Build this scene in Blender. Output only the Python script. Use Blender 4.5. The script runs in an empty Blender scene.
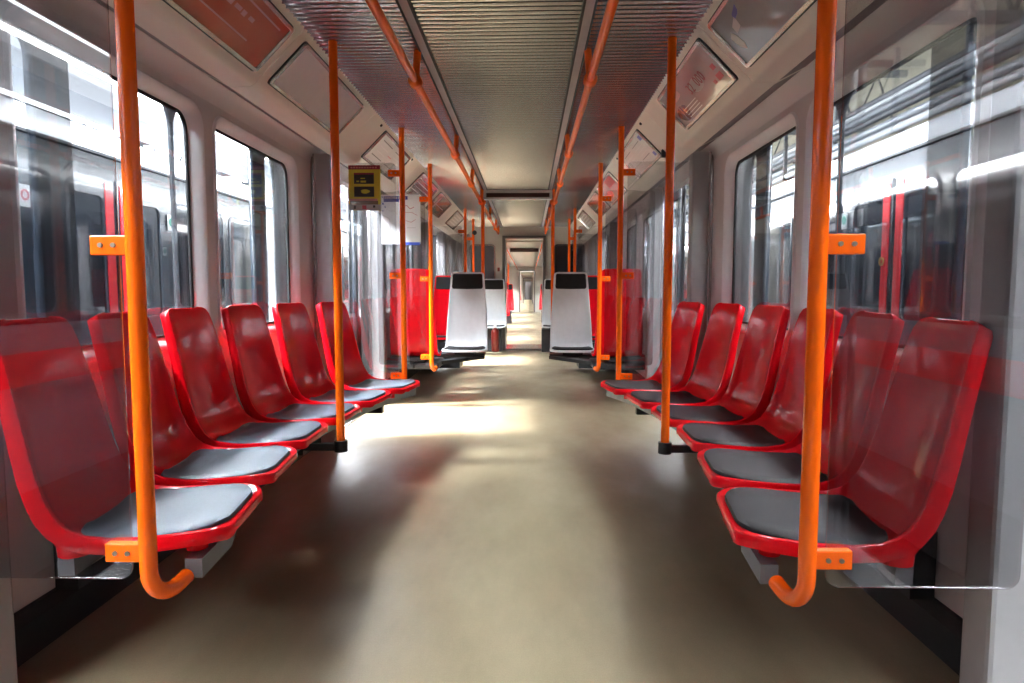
import bpy, bmesh, math, random
from mathutils import Vector, Matrix
random.seed(7)
S = bpy.context.scene
COL = S.collection
PI = math.pi

# ---------------------------------------------------------------- camera, world, light, exposure
cam_d = bpy.data.cameras.new('camera'); cam = bpy.data.objects.new('camera', cam_d); COL.objects.link(cam)
cam_d.sensor_width = 36.0; cam_d.lens = 36.0 * 660.0 / 1024.0; cam_d.clip_start = 0.05; cam_d.clip_end = 300
cam.location = (0.12, 0.0, 1.02)
cam.rotation_euler = (PI / 2 - 0.07787251, 0, 0.02567387)
S.camera = cam

W = bpy.data.worlds.new('world'); S.world = W; W.use_nodes = True
bg = W.node_tree.nodes['Background']
bg.inputs[0].default_value = (0.86, 0.93, 1.0, 1); bg.inputs[1].default_value = 3.2

def lamp(name, kind, loc, rot, energy, color=(1, 1, 1), **k):
    d = bpy.data.lights.new(name, kind); d.energy = energy; d.color = color
    for a, b in k.items(): setattr(d, a, b)
    o = bpy.data.objects.new(name, d); COL.objects.link(o); o.location = loc; o.rotation_euler = rot
    return o
sd = Vector((1.0, 0.2, -1.25))
sun = lamp('hall_daylight', 'SUN', (-10, 5, 12), (0, 0, 0), 32.0, (1.0, 0.99, 0.97), angle=math.radians(12))
sun.rotation_euler = sd.to_track_quat('-Z', 'Y').to_euler()

# added strip lights above both gaps, out of view, filling the car interior
for lx, lz, en in ((-2.85, 3.35, 4600), (2.65, 3.3, 2000)):
    l = lamp('car_fill_light', 'AREA', (lx, 15, lz), (0, 0, 0), en, (0.93, 0.97, 1.0), shape='RECTANGLE', size=0.35, size_y=62)
    l.rotation_euler = (0, math.atan2(-lx, lz - .9) * -1 * .9, 0)

vs = S.view_settings
vs.view_transform = 'Standard'; vs.look = 'None'; vs.gamma = 1.0; vs.exposure = 1.72
vs.use_curve_mapping = False

# ---------------------------------------------------------------- materials
def mat(name, color, rough=0.5, metal=0.0, spec=0.5, coat=0.0, noise=0.0, nscale=20.0, bump=0.0, bscale=60.0,
        color2=None, stretch=None, emit=None, estr=0.0, coat_rough=0.05, sheen=0.0):
    m = bpy.data.materials.new(name); m.use_nodes = True
    nt = m.node_tree; b = nt.nodes['Principled BSDF']
    b.inputs['Base Color'].default_value = (*color, 1); b.inputs['Roughness'].default_value = rough
    b.inputs['Metallic'].default_value = metal; b.inputs['Specular IOR Level'].default_value = spec
    b.inputs['Coat Weight'].default_value = coat; b.inputs['Coat Roughness'].default_value = coat_rough
    b.inputs['Sheen Weight'].default_value = sheen
    tc = nt.nodes.new('ShaderNodeTexCoord'); mp = nt.nodes.new('ShaderNodeMapping')
    nt.links.new(tc.outputs['Object'], mp.inputs[0])
    if stretch: mp.inputs['Scale'].default_value = stretch
    if noise > 0 or color2:
        n = nt.nodes.new('ShaderNodeTexNoise'); n.inputs['Scale'].default_value = nscale; n.inputs['Detail'].default_value = 5
        nt.links.new(mp.outputs[0], n.inputs['Vector'])
        r = nt.nodes.new('ShaderNodeValToRGB'); nt.links.new(n.outputs['Fac'], r.inputs[0])
        c2 = color2 or tuple(max(0, c * (1 - noise)) for c in color)
        r.color_ramp.elements[0].position = 0.35; r.color_ramp.elements[0].color = (*c2, 1)
        r.color_ramp.elements[1].position = 0.65; r.color_ramp.elements[1].color = (*color, 1)
        nt.links.new(r.outputs[0], b.inputs['Base Color'])
    if bump > 0:
        n2 = nt.nodes.new('ShaderNodeTexNoise'); n2.inputs['Scale'].default_value = bscale; n2.inputs['Detail'].default_value = 4
        nt.links.new(mp.outputs[0], n2.inputs['Vector'])
        bp = nt.nodes.new('ShaderNodeBump'); bp.inputs['Strength'].default_value = bump; bp.inputs['Distance'].default_value = 0.01
        nt.links.new(n2.outputs['Fac'], bp.inputs['Height']); nt.links.new(bp.outputs[0], b.inputs['Normal'])
    if emit:
        b.inputs['Emission Color'].default_value = (*emit, 1); b.inputs['Emission Strength'].default_value = estr
    return m

def glassmat(name, tint, ior, rough=0.0, gloss=(1, 1, 1)):
    m = bpy.data.materials.new(name); m.use_nodes = True; nt = m.node_tree; nt.nodes.clear()
    o = nt.nodes.new('ShaderNodeOutputMaterial'); mx = nt.nodes.new('ShaderNodeMixShader')
    t = nt.nodes.new('ShaderNodeBsdfTransparent'); g = nt.nodes.new('ShaderNodeBsdfGlossy')
    t.inputs[0].default_value = (*tint, 1); g.inputs[0].default_value = (*gloss, 1); g.inputs['Roughness'].default_value = rough
    lw = nt.nodes.new('ShaderNodeLayerWeight'); lw.inputs['Blend'].default_value = .5      # Schlick reflectance, same from both sides
    pw = nt.nodes.new('ShaderNodeMath'); pw.operation = 'POWER'; pw.inputs[1].default_value = 5
    r0 = ((ior - 1) / (ior + 1)) ** 2
    ma = nt.nodes.new('ShaderNodeMath'); ma.operation = 'MULTIPLY_ADD'; ma.inputs[1].default_value = (1 - r0); ma.inputs[2].default_value = r0
    nt.links.new(lw.outputs['Facing'], pw.inputs[0]); nt.links.new(pw.outputs[0], ma.inputs[0]); nt.links.new(ma.outputs[0], mx.inputs[0])
    nt.links.new(t.outputs[0], mx.inputs[1]); nt.links.new(g.outputs[0], mx.inputs[2])
    nt.links.new(mx.outputs[0], o.inputs[0])
    return m

M = {}
M['red'] = mat('red_plastic', (0.80, 0.004, 0.012), rough=0.10, spec=0.20, noise=0.05, nscale=3.0)
M['white_shell'] = mat('grey_white_plastic', (0.60, 0.63, 0.65), rough=0.35, coat=0.15, noise=0.05)
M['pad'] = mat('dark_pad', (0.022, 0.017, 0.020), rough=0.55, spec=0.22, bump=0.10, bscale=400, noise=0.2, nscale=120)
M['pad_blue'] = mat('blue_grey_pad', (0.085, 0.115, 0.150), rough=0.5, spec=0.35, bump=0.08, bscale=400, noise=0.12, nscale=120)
M['headpad'] = mat('black_headrest', (0.016, 0.015, 0.016), rough=0.65, spec=.2, noise=0.2, nscale=80)
M['orange'] = mat('orange_enamel', (0.97, 0.135, 0.004), rough=0.2, spec=.4, noise=0.06, nscale=8)
M['steel'] = mat('grey_painted_steel', (0.18, 0.19, 0.21), rough=0.45, metal=0.3, noise=0.15)
M['darksteel'] = mat('dark_steel', (0.035, 0.037, 0.042), rough=0.5, metal=0.3, noise=0.2)
M['screw'] = mat('screw_steel', (0.35, 0.30, 0.27), rough=0.3, metal=1.0)
M['wall'] = mat('mauve_grey_wall_panel', (0.66, 0.62, 0.63), rough=0.42, noise=0.05, nscale=3, bump=0.02, bscale=150)
M['cove'] = mat('cream_cove_panel', (0.74, 0.69, 0.61), rough=0.42, noise=0.04, nscale=4)
M['slot'] = mat('grey_vent_strip', (0.22, 0.19, 0.20), rough=0.5, noise=0.1, nscale=40)
M['post'] = mat('pale_grey_post', (0.36, 0.36, 0.37), rough=0.4, noise=0.05)
M['frame'] = mat('window_surround_pale', (0.78, 0.77, 0.80), rough=0.35, noise=0.04)
M['rubber'] = mat('black_rubber', (0.012, 0.012, 0.014), rough=0.6, noise=0.2)
M['slat'] = mat('metal_slat', (0.40, 0.38, 0.38), rough=0.24, metal=0.85, noise=0.12, nscale=2.5, stretch=(1, 4, 1))
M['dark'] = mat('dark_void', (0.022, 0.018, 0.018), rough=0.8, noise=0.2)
M['strip'] = mat('unlit_diffuser', (0.40, 0.36, 0.37), rough=0.35, noise=0.05)
M['plate'] = mat('smooth_ceiling_plate', (0.24, 0.24, 0.24), rough=0.3, metal=0.6, noise=0.08, nscale=3)
M['endwall'] = mat('cream_end_wall', (0.55, 0.52, 0.47), rough=0.5, noise=0.05, nscale=4)
M['doorframe'] = mat('grey_door_frame', (0.13, 0.12, 0.12), rough=0.4, metal=0.4, noise=0.1)
M['white'] = mat('white_paper', (0.78, 0.78, 0.78), rough=0.5, noise=0.03)
M['blue'] = mat('blue_print', (0.05, 0.06, 0.30), rough=0.5, noise=0.05)
M['bluebright'] = mat('blue_tape', (0.05, 0.10, 0.60), rough=0.5, noise=0.05)
M['signyellow'] = mat('yellow_print', (0.62, 0.54, 0.04), rough=0.4, noise=0.05)
M['signred'] = mat('dark_red_print', (0.25, 0.01, 0.03), rough=0.4, noise=0.05)
M['signblack'] = mat('black_print', (0.015, 0.012, 0.012), rough=0.4, noise=0.05)
M['signgrey'] = mat('grey_print', (0.45, 0.42, 0.42), rough=0.4, noise=0.05)
M['pink'] = mat('pink_print', (0.55, 0.25, 0.25), rough=0.4, noise=0.1)
M['green'] = mat('green_print', (0.02, 0.28, 0.20), rough=0.4, noise=0.1)
M['printred'] = mat('red_print', (0.45, 0.03, 0.06), rough=0.4, noise=0.1)
M['adred'] = mat('red_orange_advert', (0.52, 0.055, 0.03), rough=0.25, coat=0.4, color2=(0.50, 0.16, 0.09), nscale=2.0)
M['adgrey'] = mat('grey_teal_advert', (0.33, 0.35, 0.35), rough=0.12, coat=0.5, color2=(0.26, 0.29, 0.30), nscale=2.5)
M['adpale'] = mat('blank_pale_advert', (0.58, 0.53, 0.54), rough=0.25, coat=0.4, noise=0.03)
M['admauve'] = mat('pale_mauve_advert', (0.46, 0.40, 0.42), rough=0.12, coat=0.6, color2=(0.50, 0.34, 0.34), nscale=4)
M['adpurple'] = mat('purple_advert', (0.20, 0.10, 0.16), rough=0.15, coat=0.6, color2=(0.10, 0.06, 0.10), nscale=9, stretch=(1, 6, 1))
M['adbrown'] = mat('brown_advert', (0.26, 0.17, 0.10), rough=0.2, coat=0.6, color2=(0.12, 0.10, 0.07), nscale=9)
M['adwhite'] = mat('white_map_advert', (0.66, 0.65, 0.62), rough=0.2, coat=0.5, noise=0.04)
M['chrome'] = mat('aluminium_trim', (0.55, 0.53, 0.53), rough=0.25, metal=0.9, noise=0.05)
M['led'] = mat('dark_red_display', (0.035, 0.006, 0.006), rough=0.3, noise=0.1)
M['brass'] = mat('brass_ring', (0.6, 0.45, 0.15), rough=0.3, metal=1.0)
M['train_roof'] = mat('neighbour_roof', (0.66, 0.70, 0.76), rough=0.4, noise=0.06, nscale=2)
M['train_grey'] = mat('neighbour_grey_paint', (0.15, 0.17, 0.21), rough=0.35, coat=0.2, noise=0.06, nscale=2)
M['train_red'] = mat('neighbour_red_stripe', (0.85, 0.01, 0.02), rough=0.3, coat=0.4, noise=0.05)
M['train_band'] = mat('neighbour_dark_band', (0.030, 0.038, 0.052), rough=0.2, spec=.3, coat=0.15, noise=0.1, nscale=2)
M['skin'] = mat('dark_outer_skin', (0.045, 0.05, 0.06), rough=0.4, noise=0.1)
M['train_glass'] = mat('neighbour_dark_window', (0.016, 0.022, 0.032), rough=0.06, coat=0.2, spec=0.45, noise=0.2, nscale=2)
M['train_pillar'] = mat('neighbour_pillar', (0.05, 0.055, 0.07), rough=0.3, metal=0.3, noise=0.1)
M['hall_white'] = mat('white_painted_truss', (0.42, 0.43, 0.45), rough=0.5, noise=0.05)
M['hall_shade'] = mat('dull_grey_roof_steel', (0.055, 0.058, 0.065), rough=0.7, noise=0.15)
M['end_glass'] = mat('grey_reflecting_end_window', (0.13, 0.15, 0.17), rough=0.08, coat=.6, noise=0.3, nscale=3)
M['hall_grey'] = mat('grey_pipe', (0.28, 0.30, 0.33), rough=0.4, metal=0.4, noise=0.1)
M['hall_dark'] = mat('dark_hall_steel', (0.06, 0.065, 0.075), rough=0.5, noise=0.1)
M['hall_cream'] = mat('cream_hall_wall', (0.40, 0.37, 0.28), rough=0.7, noise=0.08, nscale=2)
M['hall_floor'] = mat('hall_floor_concrete', (0.12, 0.12, 0.12), rough=0.7, noise=0.2, nscale=1)
M['ext'] = mat('extinguisher_red', (0.20, 0.02, 0.015), rough=0.3, coat=0.1, noise=0.05)
M['tube'] = mat('fluorescent_tube', (0.9, 0.9, 0.9), emit=(1, 1, 1), estr=5.0, noise=0.01)
M['screen'] = glassmat('screen_glass', (0.80, 0.80, 0.81), 1.95)
M['pane'] = glassmat('window_glass', (0.95, 0.97, 0.98), 1.40)

# worn linoleum: mottled beige with dark scuffs running across and along the aisle
def floor_mat():
    m = bpy.data.materials.new('beige_linoleum'); m.use_nodes = True; nt = m.node_tree; b = nt.nodes['Principled BSDF']
    tc = nt.nodes.new('ShaderNodeTexCoord')
    def noise(sc, det, st, rgh=0.6):
        mp = nt.nodes.new('ShaderNodeMapping'); mp.inputs['Scale'].default_value = st
        nt.links.new(tc.outputs['Object'], mp.inputs[0])
        n = nt.nodes.new('ShaderNodeTexNoise'); n.inputs['Scale'].default_value = sc; n.inputs['Detail'].default_value = det
        n.inputs['Roughness'].default_value = rgh
        nt.links.new(mp.outputs[0], n.inputs['Vector']); return n
    def ramp(src, p0, c0, p1, c1):
        r = nt.nodes.new('ShaderNodeValToRGB'); nt.links.new(src.outputs[0], r.inputs[0])
        r.color_ramp.elements[0].position = p0; r.color_ramp.elements[0].color = (*c0, 1)
        r.color_ramp.elements[1].position = p1; r.color_ramp.elements[1].color = (*c1, 1); return r
    def mix(a, bb, mode, f):
        x = nt.nodes.new('ShaderNodeMixRGB'); x.blend_type = mode; x.inputs[0].default_value = f
        nt.links.new(a.outputs[0], x.inputs[1]); nt.links.new(bb.outputs[0], x.inputs[2]); return x
    base = ramp(noise(1.6, 6, (1, .5, 1)), .3, (0.16, 0.13, 0.08), .7, (0.245, 0.205, 0.135))
    speck = ramp(noise(260, 2, (1, 1, 1)), .35, (0.80, 0.79, 0.76), .7, (1, 1, 1))
    dirt = ramp(noise(5, 8, (1, .35, 1), .7), .38, (0.80, 0.78, 0.75), .62, (1, 1, 1))
    c = mix(mix(base, speck, 'MULTIPLY', .8), dirt, 'MULTIPLY', .7)
    nt.links.new(c.outputs[0], b.inputs['Base Color'])
    rr = ramp(noise(3, 6, (1, .5, 1)), .3, (0.30,) * 3, .7, (0.46,) * 3)
    nt.links.new(rr.outputs[0], b.inputs['Roughness'])
    bp = nt.nodes.new('ShaderNodeBump'); bp.inputs['Strength'].default_value = 0.08; bp.inputs['Distance'].default_value = 0.004
    nt.links.new(noise(90, 4, (1, 1, 1)).outputs[0], bp.inputs['Height']); nt.links.new(bp.outputs[0], b.inputs['Normal'])
    return m
M['floor'] = floor_mat()

# ---------------------------------------------------------------- mesh helpers
class MB:
    def __init__(s): s.v = []; s.f = []
    def box(s, x0, x1, y0, y1, z0, z1):
        n = len(s.v)
        s.v += [(x, y, z) for x in (x0, x1) for y in (y0, y1) for z in (z0, z1)]
        s.f += [tuple(n + i for i in q) for q in ((0, 1, 3, 2), (4, 6, 7, 5), (0, 4, 5, 1), (2, 3, 7, 6), (0, 2, 6, 4), (1, 5, 7, 3))]
        return s
    def tube(s, pts, r, n=12, cap=True):
        pts = [Vector(p) for p in pts]; base = len(s.v)
        rs = r if isinstance(r, (list, tuple)) else [r] * len(pts)
        ref = None
        for i, p in enumerate(pts):
            t = (pts[min(i + 1, len(pts) - 1)] - pts[max(i - 1, 0)]).normalized()
            if ref is None:
                ref = Vector((0, 0, 1)) if abs(t.z) < .9 else Vector((1, 0, 0))
            a = (ref - t * ref.dot(t)).normalized(); b = t.cross(a); ref = a
            for k in range(n):
                an = 2 * PI * k / n
                s.v.append(tuple(p + a * (math.cos(an) * rs[i]) + b * (math.sin(an) * rs[i])))
        for i in range(len(pts) - 1):
            for k in range(n):
                k2 = (k + 1) % n
                s.f.append((base + i * n + k, base + i * n + k2, base + (i + 1) * n + k2, base + (i + 1) * n + k))
        if cap:
            s.f.append(tuple(base + k for k in reversed(range(n)))); e = base + (len(pts) - 1) * n
            s.f.append(tuple(e + k for k in range(n)))
        return s
    def sphere(s, c, r, n=12, m=8):
        pts = []; rs = []
        for i in range(m + 1):
            a = PI * i / m; pts.append((c[0], c[1], c[2] + r * math.cos(a))); rs.append(max(1e-4, r * math.sin(a)))
        return s.tube(pts, rs, n)
    def prism(s, prof, y0, y1, closed=True):       # profile of (x, z) swept along Y
        n = len(prof); b = len(s.v)
        s.v += [(x, y0, z) for x, z in prof] + [(x, y1, z) for x, z in prof]
        for i in range(n if closed else n - 1):
            j = (i + 1) % n; s.f.append((b + i, b + j, b + n + j, b + n + i))
        if closed:
            s.f.append(tuple(b + i for i in reversed(range(n)))); s.f.append(tuple(b + n + i for i in range(n)))
        return s
    def loft(s, rings):
        b = len(s.v); n = len(rings[0])
        for r in rings: s.v += [tuple(p) for p in r]
        for i in range(len(rings) - 1):
            for k in range(n):
                k2 = (k + 1) % n; s.f.append((b + i * n + k, b + (i + 1) * n + k, b + (i + 1) * n + k2, b + i * n + k2))
        s.f.append(tuple(b + k for k in range(n))); e = b + (len(rings) - 1) * n
        s.f.append(tuple(e + k for k in reversed(range(n))))
        return s
    def obj(s, name, m, parent=None, smooth=False, bevel=0):
        me = bpy.data.meshes.new(name); me.from_pydata(s.v, [], s.f); me.update()
        bm = bmesh.new(); bm.from_mesh(me); bmesh.ops.recalc_face_normals(bm, faces=bm.faces)
        if bevel: bmesh.ops.bevel(bm, geom=list(bm.edges), offset=bevel, segments=2, affect='EDGES', profile=.5)
        bm.to_mesh(me); bm.free()
        if smooth:
            me.polygons.foreach_set('use_smooth', [True] * len(me.polygons))
            try: me.set_sharp_from_angle(angle=math.radians(50))
            except Exception: pass
        me.materials.append(m)
        o = bpy.data.objects.new(name, me); COL.objects.link(o)
        if parent: o.parent = parent
        return o

def tag(o, label, cat, group=None):
    o['label'] = label; o['category'] = cat
    if group: o['group'] = group
    return o
def thing(name, label, cat, loc=(0, 0, 0), rz=0, group=None):
    o = bpy.data.objects.new(name, None); COL.objects.link(o); o.location = loc; o.rotation_euler = (0, 0, rz)
    o.empty_display_size = .1
    return tag(o, label, cat, group)
def struct(o): o['kind'] = 'structure'; return o
def copy_tree(root, loc, rz, label=None):
    r = root.copy(); COL.objects.link(r); r.location = loc; r.rotation_euler = (0, 0, rz)
    if label: r['label'] = label
    for ch in root.children:
        c = ch.copy(); COL.objects.link(c); c.parent = r
        for g in ch.children:
            d = g.copy(); COL.objects.link(d); d.parent = c
    return r

def rrect(x0, x1, y0, y1, r, n=6):
    pts = []
    for cx, cy, a0 in ((x1 - r, y1 - r, 0), (x0 + r, y1 - r, 90), (x0 + r, y0 + r, 180), (x1 - r, y0 + r, 270)):
        for i in range(n + 1):
            a = math.radians(a0 + 90 * i / n); pts.append((cx + r * math.cos(a), cy + r * math.sin(a)))
    return pts

def sheet(loops, depth):
    """flat sheet with holes as a mesh in its local XY plane; first loop outer, others holes; z 0..depth"""
    cu = bpy.data.curves.new('c', 'CURVE'); cu.dimensions = '2D'; cu.fill_mode = 'BOTH'; cu.extrude = depth / 2
    for lp in loops:
        sp = cu.splines.new('POLY'); sp.points.add(len(lp) - 1); sp.use_cyclic_u = True
        for i, (x, y) in enumerate(lp): sp.points[i].co = (x, y, 0, 1)
    o = bpy.data.objects.new('c', cu); COL.objects.link(o)
    dg = bpy.context.evaluated_depsgraph_get(); me = bpy.data.meshes.new_from_object(o.evaluated_get(dg))
    bpy.data.objects.remove(o); bpy.data.curves.remove(cu)
    me.materials.clear()
    return me
def sheet_obj(name, loops, depth, m, axes, parent=None):
    """axes: function mapping (a, b, d) to world"""
    me = sheet(loops, depth)
    for v in me.vertices: v.co = axes(v.co.x, v.co.y, v.co.z)
    me.update()
    bm = bmesh.new(); bm.from_mesh(me); bmesh.ops.remove_doubles(bm, verts=bm.verts, dist=1e-5); bmesh.ops.recalc_face_normals(bm, faces=bm.faces); bm.to_mesh(me); bm.free()
    me.materials.append(m)
    o = bpy.data.objects.new(name, me); COL.objects.link(o)
    if parent: o.parent = parent
    return o

# ================================================================ THE CAR
XW = 1.30                      # inner face of the side walls
CZ, CX = 2.08, 0.80            # flat ceiling height and half width
Y0, YE = -7.6, 11.25           # this car from behind the camera to its end wall
doorways = [(-4.28, -2.88), (0.07, 1.46), (4.40, 5.80), (8.74, 10.14)]
spans = [(-2.88, 0.07), (1.46, 4.40), (5.80, 8.74), (10.14, YE)]
wins = {0: [(-2.5, -1.46), (-1.34, -0.30)], 1: [(1.82, 2.88), (3.00, 4.05)], 2: [(6.16, 7.21), (7.33, 8.38)], 3: [(10.35, 11.08)]}
ZS, ZT = 0.80, 1.80

fl = MB().box(-1.40, 1.40, Y0, YE + .1, -.06, 0).obj('floor', M['floor']); struct(fl)

SIDES = (('left', -1), ('right', 1))
nwin = 0
for side, sg in SIDES:
    ax = lambda a, b, d, sg=sg: (sg * (XW + .03 + d), a, b)
    # wall sheet: one outline per span, with rounded window openings
    loops = []
    for k, (a, b) in enumerate(spans):
        loops.append([(a, 0), (b, 0), (b, 1.86), (a, 1.86)])
        for w in wins[k]: loops.append(rrect(w[0], w[1], ZS, ZT, .09))
    loops.append([(Y0, 0), (-4.28, 0), (-4.28, 1.86), (Y0, 1.86)])
    wl = sheet_obj('wall_' + side, loops, .06, M['wall'], ax); struct(wl)
    # dark outer skin of the car, the door pockets lie between it and the wall sheet
    loops = []
    for k, (a, b) in enumerate(spans):
        loops.append([(a, -.3), (b, -.3), (b, 2.12), (a, 2.12)])
        for w in wins[k]: loops.append(rrect(w[0] - .05, w[1] + .05, ZS - .05, ZT + .05, .12))
    loops.append([(Y0, -.3), (-4.28, -.3), (-4.28, 2.12), (Y0, 2.12)])
    sheet_obj('outer_skin', loops, .015, M['skin'], lambda a, b, d, sg=sg: (sg * (1.465 + d), a, b), wl)
    # header between the wall sheet and the cove
    hd = MB().prism([(sg * 1.30, 1.85), (sg * 1.285, 1.90), (sg * 1.245, 1.925), (sg * 1.25, 1.95), (sg * 1.36, 1.95), (sg * 1.36, 1.85)], Y0, YE)
    h = hd.obj('header_panel', M['wall'], wl, smooth=True)
    MB().prism([(sg * 1.115, 1.862), (sg * 1.245, 1.928), (sg * 1.25, 1.96), (sg * 1.10, 1.90)], Y0, YE).obj('vent_strip', M['slot'], wl)
    # thin joints across the vent strip
    for yy in (1.62, 2.80, 4.02, 6.0):
        MB().prism([(sg * 1.118, 1.860), (sg * 1.243, 1.926), (sg * 1.243, 1.935), (sg * 1.118, 1.87)], yy, yy + .03).obj('vent_joint', M['cove'], wl)
    # plinth
    bb = MB()
    for a, b in spans: bb.prism([(sg * 1.30, 0.0), (sg * 1.262, 0.0), (sg * 1.262, .10), (sg * 1.285, .13), (sg * 1.30, .13)], a + .1, b - .1)
    struct(bb.obj('baseboard_' + side, M['rubber']))
    # windows
    for k in wins:
        for w in wins[k]:
            nwin += 1
            inner = rrect(w[0] + .035, w[1] - .035, ZS + .03, ZT - .03, .075)
            outer = rrect(w[0] - .022, w[1] + .022, ZS - .022, ZT + .022, .105)
            rev = rrect(w[0] + .004, w[1] - .004, ZS + .004, ZT - .004, .09)
            # surround lofted from lip to recessed glass seat
            n = len(inner); mb = MB()
            rings = [[(sg * 1.302, a, b) for a, b in outer], [(sg * 1.292, a, b) for a, b in rrect(w[0] - .012, w[1] + .012, ZS - .012, ZT + .012, .10)],
                     [(sg * 1.296, a, b) for a, b in rev], [(sg * 1.347, a, b) for a, b in inner], [(sg * 1.365, a, b) for a, b in outer]]
            for r in rings: mb.v += r
            for i in range(len(rings) - 1):
                for q in range(n):
                    q2 = (q + 1) % n; mb.f.append((i * n + q, i * n + q2, (i + 1) * n + q2, (i + 1) * n + q))
            wf = mb.obj('window_%d' % nwin, M['frame'], smooth=True); struct(wf)
            sheet_obj('rubber_seal', [inner, rrect(w[0] + .045, w[1] - .045, ZS + .04, ZT - .04, .068)], .012, M['rubber'], lambda a, b, d, sg=sg: (sg * (1.346 + d), a, b), wf)
            sheet_obj('pane', [rrect(w[0] + .03, w[1] - .03, ZS + .025, ZT - .025, .07)], .004, M['pane'], lambda a, b, d, sg=sg: (sg * (1.350 + d), a, b), wf)
    # doorway posts and sills: one trim per doorway
    for i, (a, b) in enumerate(doorways[:4]):
        t = MB()
        for y0, y1 in ((a - .10, a), (b, b + .10)):
            t.box(*sorted((sg * 1.16, sg * 1.272)), y0, y1, 0, 1.90)
        tr = struct(t.obj('trim_%d' % (len([o for o in bpy.data.objects if o.name.startswith('trim_')]) + 1), M['post'], bevel=.012))
        for q in (1.272, 1.290):
            MB().box(*sorted((sg * q, sg * (q + .012))), a - .08, a + .004, 0, 1.90).box(*sorted((sg * q, sg * (q + .012))), b - .004, b + .08, 0, 1.90).obj('metal_edge', M['chrome'], tr)
        MB().box(min(sg * 1.30, sg * 1.36), max(sg * 1.30, sg * 1.36), a - .005, a + .02, 0, 1.90).box(min(sg * 1.30, sg * 1.36), max(sg * 1.30, sg * 1.36), b - .02, b + .005, 0, 1.90).obj('rubber_edge', M['rubber'], tr)
        MB().box(min(sg * 1.24, sg * 1.42), max(sg * 1.24, sg * 1.42), a, b, -.01, .008).obj('door_sill', M['chrome'], tr)

# slid-open door leaves seen behind the windows
ndoor = 0
for side, sg in SIDES:
    for a, b in doorways:
        for y0, y1, lead in ((a - .74, a + .02, 1), (b - .02, b + .74, -1)):
            ndoor += 1
            x0, x1 = sorted((sg * 1.400, sg * 1.435))
            if lead > 0: fr = [(y0, -.02), (y1, -.02), (y1, 1.90), (y0, 1.90)]; hole = rrect(y0 + .16, y1 - .07, .78, 1.80, .06)
            else: fr = [(y0, -.02), (y1, -.02), (y1, 1.90), (y0, 1.90)]; hole = rrect(y0 + .07, y1 - .16, .78, 1.80, .06)
            d = struct(sheet_obj('door_%d' % ndoor, [fr, hole], .03, M['train_band'], lambda p, q, r, sg=sg: (sg * (1.415 + r), p, q)))
            hx = [p for p, q in hole]
            sheet_obj('pane', [rrect(min(hx) - .01, max(hx) + .01, .77, 1.81, .06)], .004, M['pane'], lambda p, q, r, sg=sg: (sg * (1.415 + r), p, q), d)

# ---------------- ceiling
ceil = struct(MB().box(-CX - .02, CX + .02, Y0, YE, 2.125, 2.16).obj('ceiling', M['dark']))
def slat_mesh(x0, x1):
    prof = [(-.0105, 0.018), (-.0105, .004), (-.006, -.002), (.002, -.003), (.008, 0.001), (.0095, .016)]
    mb = MB(); n = len(prof)
    mb.v += [(x0, a, b) for a, b in prof] + [(x1, a, b) for a, b in prof]
    for i in range(n):
        j = (i + 1) % n; mb.f.append((i, j, n + j, n + i))
    return mb
cols = ((-CX, -.372), (-.318, .318), (.372, CX))
for x0, x1 in cols:
    proto = None
    y = 2.2
    while y < 6.0:
        if proto is None:
            proto = slat_mesh(x0, x1).obj('slat', M['slat'], ceil); o = proto
        else:
            o = proto.copy(); COL.objects.link(o)
        o.location = (0, y, CZ + .004); y += .04
rest = MB()
for x0, x1 in cols:
    y = 2.16
    ys = [2.2 - .04 * i for i in range(1, 60)] + [6.0 + .04 * i for i in range(0, 131)]
    for y in ys:
        b = len(rest.v); s = slat_mesh(x0, x1)
        rest.v += [(p[0], p[1] + y, p[2] + CZ + .004) for p in s.v]; rest.f += [tuple(b + i for i in f) for f in s.f]
ro = rest.obj('slats', M['slat'], ceil); ro['kind'] = 'stuff'
for sg in (-1, 1):
    MB().box(min(sg * .328, sg * .362), max(sg * .328, sg * .362), Y0, 11.2, 2.078, 2.12).obj('light_strip', M['strip'], ceil)
    MB().box(min(sg * .320, sg * .328), max(sg * .320, sg * .328), Y0, 11.2, 2.074, 2.12).box(min(sg * .362, sg * .370), max(sg * .362, sg * .370), Y0, 11.2, 2.074, 2.12).obj('strip_edge', M['rubber'], ceil)
# behind-camera ceiling part is covered by a plain plate
MB().box(-CX, CX, Y0, -.2, 2.09, 2.12).obj('ceiling_plate', M['plate'], ceil)

# ---------------- cove with its panels and advert frames
cove_seg = [(-7.6, -1.6), (-1.6, 1.42), (1.42, 2.765), (2.765, 4.03), (4.03, 5.62), (5.62, 7.02), (7.02, 8.35), (8.35, 9.95), (9.95, 11.25)]
ncove = 0
for side, sg in SIDES:
    cv = struct(MB().box(min(sg * .98, sg * 1.2), max(sg * .98, sg * 1.2), Y0, YE, 2.02, 2.06).obj('cove_backing_' + side, M['dark']))
    for a, b in cove_seg:
        prof = [(.795, 2.086), (1.0, 1.881), (1.012, 1.866), (1.03, 1.857), (1.115, 1.853), (1.125, 1.865), (1.05, 1.93), (.84, 2.13)]
        MB().prism([(sg * x, z) for x, z in prof], a + .002, b - .002).obj('cove_panel', M['cove'], cv, smooth=True)
        ncove += 1
def cove_map(sg, off=0.0):
    # a along Y, b up the slope from the fold (0) to the ceiling edge (.29), d outward from the face
    u = Vector((-sg * .7071, 0, .7071)); nrm = Vector((-sg * .7071, 0, -.7071)); o = Vector((sg * 1.0, 0, 1.881))
    return lambda a, b, d: tuple(o + Vector((0, a, 0)) + u * b + nrm * (d + off))
def rect(x0, x1, y0, y1): return [(x0, y0), (x1, y0), (x1, y1), (x0, y1)]
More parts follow.
